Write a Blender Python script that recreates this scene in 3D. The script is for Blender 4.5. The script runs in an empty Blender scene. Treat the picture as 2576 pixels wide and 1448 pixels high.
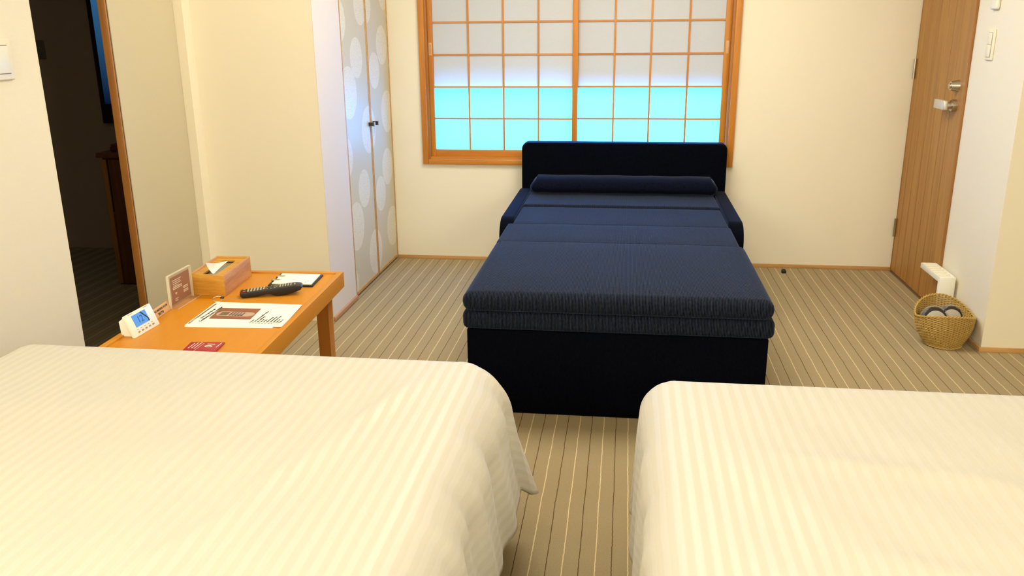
import bpy, bmesh, math, random
import numpy as np
from mathutils import Vector, Matrix

random.seed(7)
SC = bpy.context.scene
COL = SC.collection
PI = math.pi

# ------------------------------------------------------------------ camera
YAW, PITCH, ROLL, FPX = 0.13349564, 0.29266567, -0.00881230, 2138.137
EYE = 1.35
def camera():
    cy, sy = math.cos(YAW), math.sin(YAW)
    F = Vector((-sy*math.cos(PITCH), cy*math.cos(PITCH), -math.sin(PITCH)))
    R = Vector((cy, sy, 0.0)); U = R.cross(F)
    R2 = math.cos(ROLL)*R + math.sin(ROLL)*U
    U2 = -math.sin(ROLL)*R + math.cos(ROLL)*U
    cd = bpy.data.cameras.new('camera'); co = bpy.data.objects.new('camera', cd)
    COL.objects.link(co)
    cd.sensor_width = 36.0; cd.lens = FPX/2576*36.0; cd.clip_start = 0.02
    M = Matrix((R2, U2, -F)).transposed().to_4x4()
    M.translation = (0, 0, EYE)
    co.matrix_world = M
    SC.camera = co
camera()

# ------------------------------------------------------------------ light and exposure
SC.view_settings.view_transform = 'Standard'
SC.view_settings.look = 'None'
SC.view_settings.exposure = 0.17
SC.view_settings.gamma = 1.0
SC.view_settings.use_curve_mapping = False

w = bpy.data.worlds.new('world'); SC.world = w; w.use_nodes = True
w.node_tree.nodes['Background'].inputs[0].default_value = (0.25, 0.75, 1.0, 1)
w.node_tree.nodes['Background'].inputs[1].default_value = 1.0

def area(name, loc, rot, sx, sy, power, color, spread=PI):
    d = bpy.data.lights.new(name, 'AREA'); d.shape = 'RECTANGLE'
    d.size = sx; d.size_y = sy; d.energy = power; d.color = color; d.spread = spread
    o = bpy.data.objects.new(name, d); COL.objects.link(o)
    o.location = loc; o.rotation_euler = rot
    return o
WARM = (1.0, 0.955, 0.80)
area('ceiling_lamp_light', (-0.15, 0.55, 2.36), (0, 0, 0), 1.5, 1.0, 13, WARM)
area('added_rear_fill', (-1.45, -0.70, 1.75), (PI/2, 0, 0), 1.0, 0.7, 30, WARM)  # fill light added behind the camera to brighten the upright surfaces
area('added_rear_fill', (1.65, -0.70, 1.75), (PI/2, 0, 0), 1.0, 0.7, 30, WARM)  # second added fill, so the duvets' inner sides are lit
area('ceiling_lamp_light', (-0.1, 3.55, 2.36), (0, 0, 0), 1.3, 0.9, 42, WARM)
area('downlight_light', (-1.62, 3.45, 2.36), (0, 0, 0), 0.12, 0.12, 2.2, (1.0, 0.86, 0.55))
area('daylight_through_window', (-0.3, 5.75, 0.85), (PI/2, 0, PI), 2.6, 1.5, 300, (0.014, 0.31, 1.0))
area('dark_room_fill', (-3.0, 2.4, 2.3), (0, 0, 0), 0.5, 0.5, 1.5, WARM)  # fill light added to lift the dark room, not a known lamp

# ------------------------------------------------------------------ material helpers
def lin(c):
    def f(v):
        v /= 255.0
        return v/12.92 if v <= 0.04045 else ((v+0.055)/1.055)**2.4
    return (f(c[0]), f(c[1]), f(c[2]), 1.0)

class NT:
    def __init__(self, name):
        self.m = bpy.data.materials.new(name); self.m.use_nodes = True
        self.t = self.m.node_tree; self.n = self.t.nodes; self.l = self.t.links
        self.b = self.n['Principled BSDF']; self.out = self.n['Material Output']
    def node(self, kind, **kw):
        n = self.n.new(kind)
        for k, v in kw.items(): setattr(n, k, v)
        return n
    def link(self, a, b): self.l.new(a, b)
    def coords(self, kind='Object'):
        return self.node('ShaderNodeTexCoord').outputs[kind]
    def mapping(self, src, scale=(1,1,1), loc=(0,0,0), rot=(0,0,0)):
        m = self.node('ShaderNodeMapping'); self.link(src, m.inputs[0])
        m.inputs['Scale'].default_value = scale; m.inputs['Location'].default_value = loc
        m.inputs['Rotation'].default_value = rot
        return m.outputs[0]
    def noise(self, src, scale, detail=3, rough=0.5):
        n = self.node('ShaderNodeTexNoise'); self.link(src, n.inputs['Vector'])
        n.inputs['Scale'].default_value = scale; n.inputs['Detail'].default_value = detail
        n.inputs['Roughness'].default_value = rough
        return n.outputs[0]
    def math(self, op, a, b=None, c=None):
        n = self.node('ShaderNodeMath', operation=op)
        for i, v in enumerate((a, b, c)):
            if v is None: continue
            if hasattr(v, 'is_output'): self.link(v, n.inputs[i])
            else: n.inputs[i].default_value = v
        return n.outputs[0]
    def mix(self, fac, a, b):
        n = self.node('ShaderNodeMix', data_type='RGBA')
        for s, v in ((n.inputs[0], fac), (n.inputs[6], a), (n.inputs[7], b)):
            if hasattr(v, 'is_output'): self.link(v, s)
            else: s.default_value = v
        return n.outputs[2]
    def ramp(self, fac, a, b, p0=0.0, p1=1.0):
        n = self.node('ShaderNodeMapRange'); self.link(fac, n.inputs[0])
        n.inputs[1].default_value = p0; n.inputs[2].default_value = p1
        n.inputs[3].default_value = a; n.inputs[4].default_value = b
        return n.outputs[0]
    def bump(self, h, strength, dist=0.001):
        n = self.node('ShaderNodeBump'); self.link(h, n.inputs['Height'])
        n.inputs['Strength'].default_value = strength; n.inputs['Distance'].default_value = dist
        self.link(n.outputs[0], self.b.inputs['Normal'])
    def set(self, **kw):
        for k, v in kw.items():
            s = self.b.inputs[k.replace('_', ' ')]
            if hasattr(v, 'is_output'): self.link(v, s)
            else: s.default_value = v
        return self

def plain(name, col, rough=0.5, noise=0.0, scale=30, **kw):
    t = NT(name); c = lin(col)
    if noise:
        f = t.noise(t.coords(), scale, 4)
        d = tuple(v*(1-noise) for v in c[:3])+(1,)
        t.set(Base_Color=t.mix(f, d, c))
    else: t.set(Base_Color=c)
    t.set(Roughness=rough, **kw)
    return t.m

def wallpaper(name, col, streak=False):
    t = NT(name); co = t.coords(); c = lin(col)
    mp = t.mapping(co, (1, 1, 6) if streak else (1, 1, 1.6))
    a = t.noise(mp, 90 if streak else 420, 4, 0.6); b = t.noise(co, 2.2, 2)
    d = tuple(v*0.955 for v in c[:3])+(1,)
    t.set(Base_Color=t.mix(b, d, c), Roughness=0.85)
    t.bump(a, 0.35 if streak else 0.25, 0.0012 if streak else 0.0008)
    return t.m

def wood(name, col, dark, axis=1, rough=0.4, scale=1.0, amount=1.0):
    t = NT(name); co = t.coords()
    sc = [28*scale]*3; sc[axis] = 1.4*scale
    f = t.noise(t.mapping(co, tuple(sc)), 1.0, 5, 0.6)
    g = t.noise(t.mapping(co, tuple(s*7 for s in sc)), 1.0, 3, 0.5)
    f = t.math('ADD', t.math('MULTIPLY', f, 0.75), t.math('MULTIPLY', g, 0.25))
    f = t.ramp(f, 0.5-0.5*amount, 0.5+0.5*amount, 0.36, 0.64)
    t.set(Base_Color=t.mix(f, lin(dark), lin(col)), Roughness=rough)
    t.bump(g, 0.08, 0.0006)
    return t.m

def carpet(name):
    t = NT(name); co = t.coords()
    sep = t.node('ShaderNodeSeparateXYZ'); t.link(co, sep.inputs[0])
    x = sep.outputs[0]
    wob1 = t.noise(t.mapping(co, (1.5, 7, 1)), 1.0, 3)
    wob2 = t.noise(t.mapping(co, (20, 75, 1)), 1.0, 2)
    off = t.math('ADD', t.math('MULTIPLY', t.math('SUBTRACT', wob1, 0.5), 0.0050),
                 t.math('MULTIPLY', t.math('SUBTRACT', wob2, 0.5), 0.0035))
    u = t.math('DIVIDE', t.math('ADD', t.math('SUBTRACT', x, 0.0385), off), 0.04292)
    def stripe(shift, width):
        a = t.math('ADD', t.math('MULTIPLY', u, 0.5), shift)
        fr = t.math('ABSOLUTE', t.math('SUBTRACT', t.math('FRACT', a), 0.5))   # 0.5 at centre of stripe
        d = t.math('SUBTRACT', 0.5, fr)
        return t.math('LESS_THAN', d, width)
    cream = stripe(0.0, 0.017); dark = stripe(0.5, 0.015)
    pile = t.noise(co, 260, 4, 0.7); big = t.noise(t.mapping(co, (2, 9, 1)), 1.0, 3)
    base = t.mix(pile, lin((140, 123, 92)), lin((188, 169, 132)))
    base = t.mix(t.math('MULTIPLY', big, 0.35), base, lin((150, 128, 94)))
    c1 = t.mix(cream, base, t.mix(pile, lin((208, 184, 138)), lin((232, 212, 166))))
    c2 = t.mix(dark, c1, t.mix(pile, lin((84, 66, 44)), lin((112, 90, 62))))
    t.set(Base_Color=c2, Roughness=0.95)
    t.b.inputs['Specular IOR Level'].default_value = 0.1
    h = t.math('ADD', pile, t.math('MULTIPLY', t.math('ADD', cream, dark), 0.5))
    t.bump(h, 0.5, 0.002)
    return t.m

def fabric(name, ribs, lift=1.0):
    t = NT(name); co = t.coords('Object')
    sep = t.node('ShaderNodeSeparateXYZ'); t.link(co, sep.inputs[0])
    fine = t.noise(t.mapping(co, (900, 90, 90)), 1.0, 3, 0.6)
    if ribs:
        wv = t.math('SINE', t.math('MULTIPLY', sep.outputs[0], 2*PI/0.0050))
        cross = t.noise(t.mapping(co, (230, 90, 90)), 1.0, 2)
        h = t.math('ADD', t.math('MULTIPLY', wv, 0.5), t.math('MULTIPLY', cross, 0.9))
        f = t.ramp(h, 0, 1, -0.1, 1.0)
        col = t.mix(f, (0.0004, 0.0006, 0.0018, 1), (0.024, 0.031, 0.052, 1))
        t.bump(h, 0.55, 0.0018)
    else:
        f = t.ramp(fine, 0, 1, 0.35, 0.75)
        col = t.mix(f, (0.0003, 0.0004, 0.0016, 1), (0.002*lift, 0.0032*lift, 0.009*lift, 1))
        t.bump(fine, 0.3, 0.001)
    t.set(Base_Color=col, Roughness=0.95)
    t.b.inputs['Specular IOR Level'].default_value = 0.06
    t.b.inputs['Sheen Weight'].default_value = 0.30 if ribs else 0.12*lift
    t.b.inputs['Sheen Roughness'].default_value = 0.35
    t.b.inputs['Sheen Tint'].default_value = (0.26, 0.33, 0.56, 1)
    return t.m

def sateen(name):
    t = NT(name)
    uv = t.coords('UV')
    sep = t.node('ShaderNodeSeparateXYZ'); t.link(uv, sep.inputs[0])
    fr = t.math('FRACT', t.math('DIVIDE', sep.outputs[0], 0.027))
    s = t.ramp(t.math('ABSOLUTE', t.math('SUBTRACT', fr, 0.5)), 0, 1, 0.20, 0.30)
    col = t.mix(s, lin((203, 196, 180)), lin((207, 201, 187)))
    t.set(Base_Color=col, Roughness=t.ramp(s, 0.75, 0.5))
    t.b.inputs['Sheen Weight'].default_value = 0.15
    co = t.coords()
    a = t.noise(t.mapping(co, (6, 3, 6)), 1.0, 3, 0.5)
    t.bump(a, 0.25, 0.01)
    return t.m

def fusuma(name, circles):
    """paper of the closet doors: pale chrysanthemum discs printed on grey-beige"""
    t = NT(name); co = t.coords()
    flat = t.node('ShaderNodeVectorMath', operation='MULTIPLY'); t.link(co, flat.inputs[0])
    flat.inputs[1].default_value = (0, 1, 1)
    acc = None
    for (y, z, r) in circles:
        d = t.node('ShaderNodeVectorMath', operation='DISTANCE'); t.link(flat.outputs[0], d.inputs[0])
        d.inputs[1].default_value = (0, y, z)
        s = t.math('LESS_THAN', d.outputs['Value'], r)
        acc = s if acc is None else t.math('MAXIMUM', acc, s)
    v = t.node('ShaderNodeTexVoronoi', feature='DISTANCE_TO_EDGE'); t.link(co, v.inputs['Vector'])
    v.inputs['Scale'].default_value = 120
    pet = t.ramp(v.outputs['Distance'], 0, 1, 0.02, 0.12)
    disc = t.mix(pet, lin((206, 198, 178)), lin((230, 222, 203)))
    n = t.noise(co, 300, 3)
    base = t.mix(n, lin((200, 190, 164)), lin((207, 198, 173)))
    t.set(Base_Color=t.mix(acc, base, disc), Roughness=0.42)
    t.b.inputs['Specular IOR Level'].default_value = 0.5
    return t.m

def translucent_paper(name):
    t = NT(name); co = t.coords()
    n = t.noise(co, 160, 4, 0.7)
    t.set(Base_Color=t.mix(n, lin((226, 220, 208)), lin((238, 233, 222))), Roughness=0.9)
    tr = t.node('ShaderNodeBsdfTranslucent'); tr.inputs[0].default_value = (0.85, 0.92, 0.95, 1)
    mx = t.node('ShaderNodeMixShader'); mx.inputs[0].default_value = 0.42
    t.link(t.b.outputs[0], mx.inputs[1]); t.link(tr.outputs[0], mx.inputs[2]); t.link(mx.outputs[0], t.out.inputs[0])
    return t.m

def glassy(name, tint, alpha_mix=0.82, rough=0.08):
    t = NT(name)
    t.set(Base_Color=tint, Roughness=rough)
    t.b.inputs['Specular IOR Level'].default_value = 0.8
    tp = t.node('ShaderNodeBsdfTransparent'); tp.inputs[0].default_value = (0.96, 0.95, 0.92, 1)
    mx = t.node('ShaderNodeMixShader'); mx.inputs[0].default_value = alpha_mix
    t.link(t.b.outputs[0], mx.inputs[1]); t.link(tp.outputs[0], mx.inputs[2]); t.link(mx.outputs[0], t.out.inputs[0])
    return t.m

def emissive(name, col, strength, rough=0.3):
    t = NT(name); t.set(Base_Color=lin(col), Roughness=rough)
    t.b.inputs['Emission Color'].default_value = lin(col)
    t.b.inputs['Emission Strength'].default_value = strength
    return t.m

M = {}
M['wall'] = wallpaper('cream_wallpaper', (240, 230, 206))
M['wall_streak'] = wallpaper('streaked_wallpaper', (241, 232, 208), True)
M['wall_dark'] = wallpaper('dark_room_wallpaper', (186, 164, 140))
M['ceiling'] = plain('ceiling_white', (245, 240, 228), 0.9)
M['carpet'] = carpet('striped_carpet')
M['grey_panel'] = wallpaper('grey_beige_cloth', (204, 192, 162))
M['trim'] = wood('light_oak_trim', (206, 160, 100), (184, 136, 80), 0, 0.5)
M['trim_pink'] = wood('pinkish_trim', (196, 150, 112), (176, 128, 92), 1, 0.5)
M['frame_wood'] = wood('window_cedar', (206, 134, 40), (184, 110, 28), 2, 0.45)
M['frame_wood_x'] = wood('window_cedar_rail', (206, 134, 40), (184, 110, 28), 0, 0.45)
M['jamb'] = wood('brown_jamb', (180, 120, 54), (156, 98, 40), 2, 0.45)
M['door_wood'] = wood('walnut_door', (180, 130, 62), (158, 108, 46), 2, 0.5, 1.0)
M['door_edge'] = wood('door_edge', (172, 118, 56), (152, 98, 42), 2, 0.45)
M['table_top'] = wood('table_top', (210, 136, 10), (200, 126, 7), 1, 0.45, 0.6, 0.5)
M['table_edge'] = wood('table_edge', (206, 136, 22), (192, 122, 14), 1, 0.45, 0.6, 0.6)
M['table_leg'] = wood('table_leg', (190, 122, 40), (166, 98, 28), 2, 0.35, 0.8, 0.8)
M['box_wood'] = wood('tissue_box_wood', (214, 160, 62), (184, 124, 36), 0, 0.5, 1.6, 1.0)
M['box_wood_side'] = wood('tissue_box_side', (204, 150, 90), (168, 112, 64), 1, 0.5, 1.2, 1.0)
M['groove'] = plain('groove_brown', (84, 52, 24), 0.8)
M['cabinet'] = wood('brown_cabinet', (130, 76, 44), (100, 56, 32), 2, 0.4)
M['shoji'] = translucent_paper('shoji_paper')
def light_block_sheet(name):  # material of the unseen sheet added behind the upper panes
    t = NT(name); t.set(Base_Color=lin((190, 190, 200)), Roughness=0.9)
    tr = t.node('ShaderNodeBsdfTranslucent'); tr.inputs[0].default_value = (0.9, 0.9, 0.9, 1)
    mx = t.node('ShaderNodeMixShader'); mx.inputs[0].default_value = 0.16
    t.link(t.b.outputs[0], mx.inputs[1]); t.link(tr.outputs[0], mx.inputs[2]); t.link(mx.outputs[0], t.out.inputs[0])
    return t.m
M['light_block'] = light_block_sheet('light_block_sheet')
def frosted_glass(name):
    t = NT(name)
    t.set(Base_Color=(0.10, 0.10, 0.10, 1), Roughness=0.35)
    tr = t.node('ShaderNodeBsdfTranslucent'); tr.inputs[0].default_value = (0.95, 0.97, 0.97, 1)
    mx = t.node('ShaderNodeMixShader'); mx.inputs[0].default_value = 0.88
    t.link(t.b.outputs[0], mx.inputs[1]); t.link(tr.outputs[0], mx.inputs[2]); t.link(mx.outputs[0], t.out.inputs[0])
    return t.m
M['frosted'] = frosted_glass('frosted_glass')
M['metal'] = plain('brushed_nickel', (196, 188, 172), 0.28, Metallic=1.0)
M['gunmetal'] = plain('dark_square_knob', (74, 74, 76), 0.3, Metallic=0.8)
M['white_plastic'] = plain('white_plastic', (240, 236, 220), 0.35)
M['ivory_plastic'] = plain('ivory_plastic', (240, 232, 206), 0.35)
M['seam'] = plain('seam_grey', (150, 140, 118), 0.6)
M['black'] = plain('black_plastic', (20, 20, 22), 0.35)
M['black_soft'] = plain('black_board', (30, 28, 30), 0.6)
M['paper'] = plain('white_paper', (246, 243, 230), 0.7)
M['tissue'] = plain('tissue_paper', (250, 246, 230), 0.9)
M['print_black'] = plain('printed_black', (40, 38, 34), 0.6)
M['print_grey'] = plain('printed_grey', (120, 112, 100), 0.6)
M['print_white'] = plain('printed_white', (244, 232, 214), 0.6)
M['print_brown'] = plain('printed_brown', (158, 92, 62), 0.55, 0.35, 25)
M['card_brown'] = plain('brown_card', (160, 90, 52), 0.4, 0.25, 12)
M['acrylic'] = glassy('clear_acrylic', (0.9, 0.85, 0.75, 1), 0.94, 0.05)
M['acrylic_edge'] = glassy('acrylic_edge', (1.0, 0.92, 0.75, 1), 0.62, 0.2)
M['wrap'] = glassy('plastic_wrap', (0.95, 0.92, 0.86, 1), 0.86, 0.12)
M['film'] = plain('grey_film', (140, 130, 104), 0.25)
M['plate_wood'] = plain('pale_wood_plate', (216, 170, 120), 0.5, 0.1, 40)
M['lcd'] = emissive('blue_display', (72, 134, 214), 0.35, 0.15)
M['lcd_digit'] = plain('display_digit', (40, 84, 160), 0.3)
M['red_card'] = plain('red_card', (166, 38, 52), 0.4)
M['red'] = plain('red_button', (216, 50, 40), 0.4)
M['yellow'] = plain('yellow_button', (226, 196, 50), 0.4)
M['grey_button'] = plain('grey_button', (176, 168, 146), 0.5)
M['wicker'] = plain('wicker', (206, 168, 88), 0.6, 0.4, 90)
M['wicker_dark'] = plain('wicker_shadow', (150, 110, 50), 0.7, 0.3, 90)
M['sole'] = plain('slipper_sole', (190, 180, 166), 0.6)
M['slipper'] = plain('slipper_dark', (46, 38, 36), 0.6)
M['cushion'] = fabric('navy_ribbed_fabric', True)
M['navy'] = fabric('navy_plain_fabric', False)
M['navy_arm'] = fabric('navy_arm_fabric', False, 1.5)
M['navy_soft'] = fabric('navy_soft_fabric', False, 2.6)
M['sateen'] = sateen('sateen_stripe')
M['mattress'] = plain('mattress_white', (236, 230, 214), 0.8)
M['bed_base'] = plain('bed_base_dark', (92, 74, 56), 0.7)

# ------------------------------------------------------------------ object helpers
def tag(o, label=None, cat=None, group=None, kind=None):
    if label: o['label'] = label
    if cat: o['category'] = cat
    if group: o['group'] = group
    if kind: o['kind'] = kind
    return o

def thing(name, loc, label, cat, rz=0.0, group=None):
    o = bpy.data.objects.new(name, None); COL.objects.link(o)
    o.location = loc; o.rotation_euler = (0, 0, rz); o.empty_display_size = 0.05
    return tag(o, label, cat, group)

def origin_of(o):
    v = Vector((0, 0, 0))
    while o is not None:
        v += o.location; o = o.parent
    return v

class MB:
    def __init__(self): self.bm = bmesh.new()
    def _xf(self, vs, mat):
        if mat is not None: bmesh.ops.transform(self.bm, matrix=mat, verts=vs)
    def box(self, x0, x1, y0, y1, z0, z1, bev=0.0, seg=2, mat=None):
        r = bmesh.ops.create_cube(self.bm, size=1.0); vs = r['verts']
        for v in vs:
            v.co = Vector(((x0+x1)/2+v.co.x*(x1-x0), (y0+y1)/2+v.co.y*(y1-y0), (z0+z1)/2+v.co.z*(z1-z0)))
        if bev:
            es = list({e for v in vs for e in v.link_edges})
            r = bmesh.ops.bevel(self.bm, geom=es, offset=bev, segments=seg, profile=0.5, affect='EDGES')
            vs = list({v for f in r['faces'] for v in f.verts} | {v for v in vs if v.is_valid})
        self._xf(vs, mat)
        return self
    def prism(self, pts, axis, a, b, mat=None, bev=0.0, seg=2):
        """polygon pts (two coordinates) extruded along axis from a to b"""
        def P(p, t):
            if axis == 0: return Vector((t, p[0], p[1]))
            if axis == 1: return Vector((p[0], t, p[1]))
            return Vector((p[0], p[1], t))
        A = [self.bm.verts.new(P(p, a)) for p in pts]; B = [self.bm.verts.new(P(p, b)) for p in pts]
        n = len(pts); fs = []
        fs.append(self.bm.faces.new(A)); fs.append(self.bm.faces.new(list(reversed(B))))
        for i in range(n): fs.append(self.bm.faces.new((A[i], B[i], B[(i+1) % n], A[(i+1) % n])))
        bmesh.ops.recalc_face_normals(self.bm, faces=fs)
        vs = A+B
        if bev:
            es = [e for e in {e for f in fs[:2] for e in f.edges}]
            r = bmesh.ops.bevel(self.bm, geom=es, offset=bev, segments=seg, profile=0.5, affect='EDGES')
            vs = list({v for f in r['faces'] for v in f.verts} | {v for v in vs if v.is_valid})
        self._xf(vs, mat)
        return self
    def cone(self, p0, p1, r0, r1=None, n=20):
        r1 = r0 if r1 is None else r1
        p0, p1 = Vector(p0), Vector(p1); d = p1-p0
        m = Matrix.Translation((p0+p1)/2) @ d.to_track_quat('Z', 'Y').to_matrix().to_4x4()
        bmesh.ops.create_cone(self.bm, cap_ends=True, segments=n, radius1=r0, radius2=r1, depth=d.length, matrix=m)
        return self
    def tube(self, pts, r, n=6, closed=False):
        pts = [Vector(p) for p in pts]; N = len(pts); rings = []
        up = Vector((0, 0, 1))
        for i, p in enumerate(pts):
            if closed: d = pts[(i+1) % N]-pts[i-1]
            else: d = pts[min(i+1, N-1)]-pts[max(i-1, 0)]
            d.normalize()
            a = d.cross(up)
            if a.length < 1e-3: a = d.cross(Vector((1, 0, 0)))
            a.normalize(); b = a.cross(d)
            rings.append([self.bm.verts.new(p+r*(math.cos(2*PI*k/n)*a+math.sin(2*PI*k/n)*b)) for k in range(n)])
        for i in range(N if closed else N-1):
            A, B = rings[i], rings[(i+1) % N]
            for k in range(n): self.bm.faces.new((A[k], A[(k+1) % n], B[(k+1) % n], B[k]))
        if not closed:
            self.bm.faces.new(rings[0]); self.bm.faces.new(rings[-1])
        return self
    def done(self, name, mat, parent=None, world=False, smooth=True, angle=40):
        bmesh.ops.recalc_face_normals(self.bm, faces=self.bm.faces[:])
        me = bpy.data.meshes.new(name); self.bm.to_mesh(me); self.bm.free()
        o = bpy.data.objects.new(name, me); COL.objects.link(o)
        if parent is not None:
            o.parent = parent
            if world: me.transform(Matrix.Translation(-origin_of(parent)))
        me.materials.append(mat)
        if smooth:
            me.set_sharp_from_angle(angle=math.radians(angle))
            for p in me.polygons: p.use_smooth = True
        return o

def bx(name, mat, x0, x1, y0, y1, z0, z1, parent=None, bev=0.0, world=False, seg=2):
    return MB().box(x0, x1, y0, y1, z0, z1, bev, seg).done(name, mat, parent, world, smooth=bev > 0)

def struct(o): o['kind'] = 'structure'; return o

def text(body, size, at, xdir, ydir, mat, parent, name='lettering', world=True, align='LEFT', width=1.0, bold=0.0):
    c = bpy.data.curves.new(name, 'FONT'); c.body = body; c.size = size; c.align_x = align
    c.extrude = 0.00015; c.resolution_u = 2; c.offset = bold
    t = bpy.data.objects.new(name, c); COL.objects.link(t)
    dg = bpy.context.evaluated_depsgraph_get()
    me = bpy.data.meshes.new_from_object(t.evaluated_get(dg))
    bpy.data.objects.remove(t)
    X = Vector(xdir).normalized(); Y = Vector(ydir).normalized(); Z = X.cross(Y)
    m = Matrix((X*width, Y, Z)).transposed().to_4x4(); m.translation = Vector(at)
    me.transform(m)
    if world: me.transform(Matrix.Translation(-origin_of(parent)))
    me.materials.clear(); me.materials.append(mat)
    o = bpy.data.objects.new(name, me); COL.objects.link(o); o.parent = parent
    return o

def quad_solid(name, pts, z0, z1, mat, parent, bev=0.0):
    b = MB(); b.prism(pts, 2, z0, z1, bev=bev)
    return b.done(name, mat, parent, world=True)

# ================================================================== THE ROOM
XL, XR, YB, ZC = -1.39, 1.558, 5.02, 2.40
struct(bx('floor', M['carpet'], -4.3, 2.6, -0.9, 5.3, -0.08, 0.0))
struct(bx('ceiling', M['ceiling'], -4.3, 2.6, -0.9, 5.3, ZC, ZC+0.08))
# back wall around the window opening
WX0, WX1, WZ0, WZ1 = -1.162, 0.570, 0.628, 2.05
b = MB()
b.box(-2.06, WX0, YB, YB+0.16, 0, ZC); b.box(WX1, 2.6, YB, YB+0.16, 0, ZC)
b.box(WX0, WX1, YB, YB+0.16, 0, WZ0); b.box(WX0, WX1, YB, YB+0.16, WZ1, ZC)
struct(b.done('wall_back', M['wall'], smooth=False))
# right wall and the corner that turns away
struct(bx('wall_right', M['wall'], XR, XR+0.175, 3.70, YB, 0, ZC))
struct(bx('wall_right_return', M['wall_streak'], 1.735, 1.86, 3.74, YB, 0, ZC))
struct(bx('wall_right_near', M['wall'], 2.45, 2.6, -0.9, YB, 0, ZC))
struct(bx('wall_front', M['wall'], -4.3, 2.6, -0.9, -0.75, 0, ZC))
# left wall: near part, opening to a dark room, header
struct(bx('wall_left', M['wall_streak'], -2.06, -2.0, -0.75, 2.772, 0, ZC))
struct(bx('wall_left_header', M['wall'], -2.06, -2.0, 2.772, 3.72, 2.0, ZC))
# wall facing the room behind the table, and the closet side
struct(bx('wall_corner_post', M['wall'], -2.06, -1.958, 3.722, 3.80, 0, ZC))
b = MB(); b.prism([(-2.06, 3.79), (XL, 3.79), (XL, 4.157), (XL-0.06, 4.157), (XL-0.06, 3.86), (-2.06, 3.86)], 2, 0, ZC); b.box(XL-0.06, XL, 4.157, YB, 2.03, ZC)
struct(b.done('wall_closet', M['wall'], smooth=False))
M['pillar'] = wallpaper('pillar_wallpaper', (226, 214, 202))  # slightly darker, cooler tone than the cream wallpaper
struct(bx('wall_pillar', M['pillar'], XL-0.001, XL+0.0008, 3.7895, 4.1565, 0, ZC))
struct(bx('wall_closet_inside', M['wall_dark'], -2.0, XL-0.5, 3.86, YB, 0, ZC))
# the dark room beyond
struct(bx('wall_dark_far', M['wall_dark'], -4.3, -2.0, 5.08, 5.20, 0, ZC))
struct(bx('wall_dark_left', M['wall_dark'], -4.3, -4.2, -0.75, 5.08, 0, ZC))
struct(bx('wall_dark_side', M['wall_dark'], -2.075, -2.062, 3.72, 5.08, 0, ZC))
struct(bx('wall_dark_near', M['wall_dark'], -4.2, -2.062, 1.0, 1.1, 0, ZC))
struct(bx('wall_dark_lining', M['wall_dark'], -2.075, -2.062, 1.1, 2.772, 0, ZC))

# brown jamb of the opening and the sliding panel beside it
t1 = struct(bx('trim_1', M['jamb'], -2.029, -1.998, 3.203, 3.212, 0, 2.0, bev=0.002))
struct(bx('jamb_gap_shade', M['black_soft'], -2.029, -2.003, 3.2125, 3.222, 0, 2.0))  # black strip standing in for the shade in the gap beside the jamb
d4 = struct(bx('door_4', M['grey_panel'], -2.029, -1.999, 3.2225, 3.7215, 0.004, 2.0, bev=0.003))

# baseboards
struct(bx('baseboard_back', M['trim'], XL+0.002, XR-0.001, YB-0.008, YB-0.0005, 0, 0.022, bev=0.001))
struct(bx('baseboard_pillar', M['trim_pink'], XL+0.0010, XL+0.012, 3.785, 4.15, 0, 0.024, bev=0.002))
struct(bx('baseboard_right', M['trim'], XR-0.009, XR-0.0005, 3.70, 4.245, 0, 0.022, bev=0.001))
struct(bx('baseboard_return', M['trim'], XR-0.009, 1.733, 3.691, 3.6995, 0, 0.022, bev=0.001))
struct(bx('trim_3', M['black_soft'], 1.7355, 1.80, 3.705, 3.739, 0, 2.0))

# ------------------------------------------------------------------ window with two shoji screens
win = bpy.data.objects.new('window_1', None); COL.objects.link(win); win.location = (-0.29, YB, WZ0)
struct(win)
FX0, FX1 = -1.204, 0.612
for args in ((FX0, FX0+0.034, YB-0.022, YB+0.02, 0.592, 2.07), (FX1-0.034, FX1, YB-0.022, YB+0.02, 0.592, 2.07)):
    MB().box(*args, bev=0.003).done('casing', M['frame_wood'], win, True)
for z0, z1 in ((0.592, 0.622), (2.04, 2.07)):
    MB().box(FX0+0.034, FX1-0.034, YB-0.022, YB+0.02, z0, z1, bev=0.003).done('casing', M['frame_wood_x'], win, True)
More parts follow.
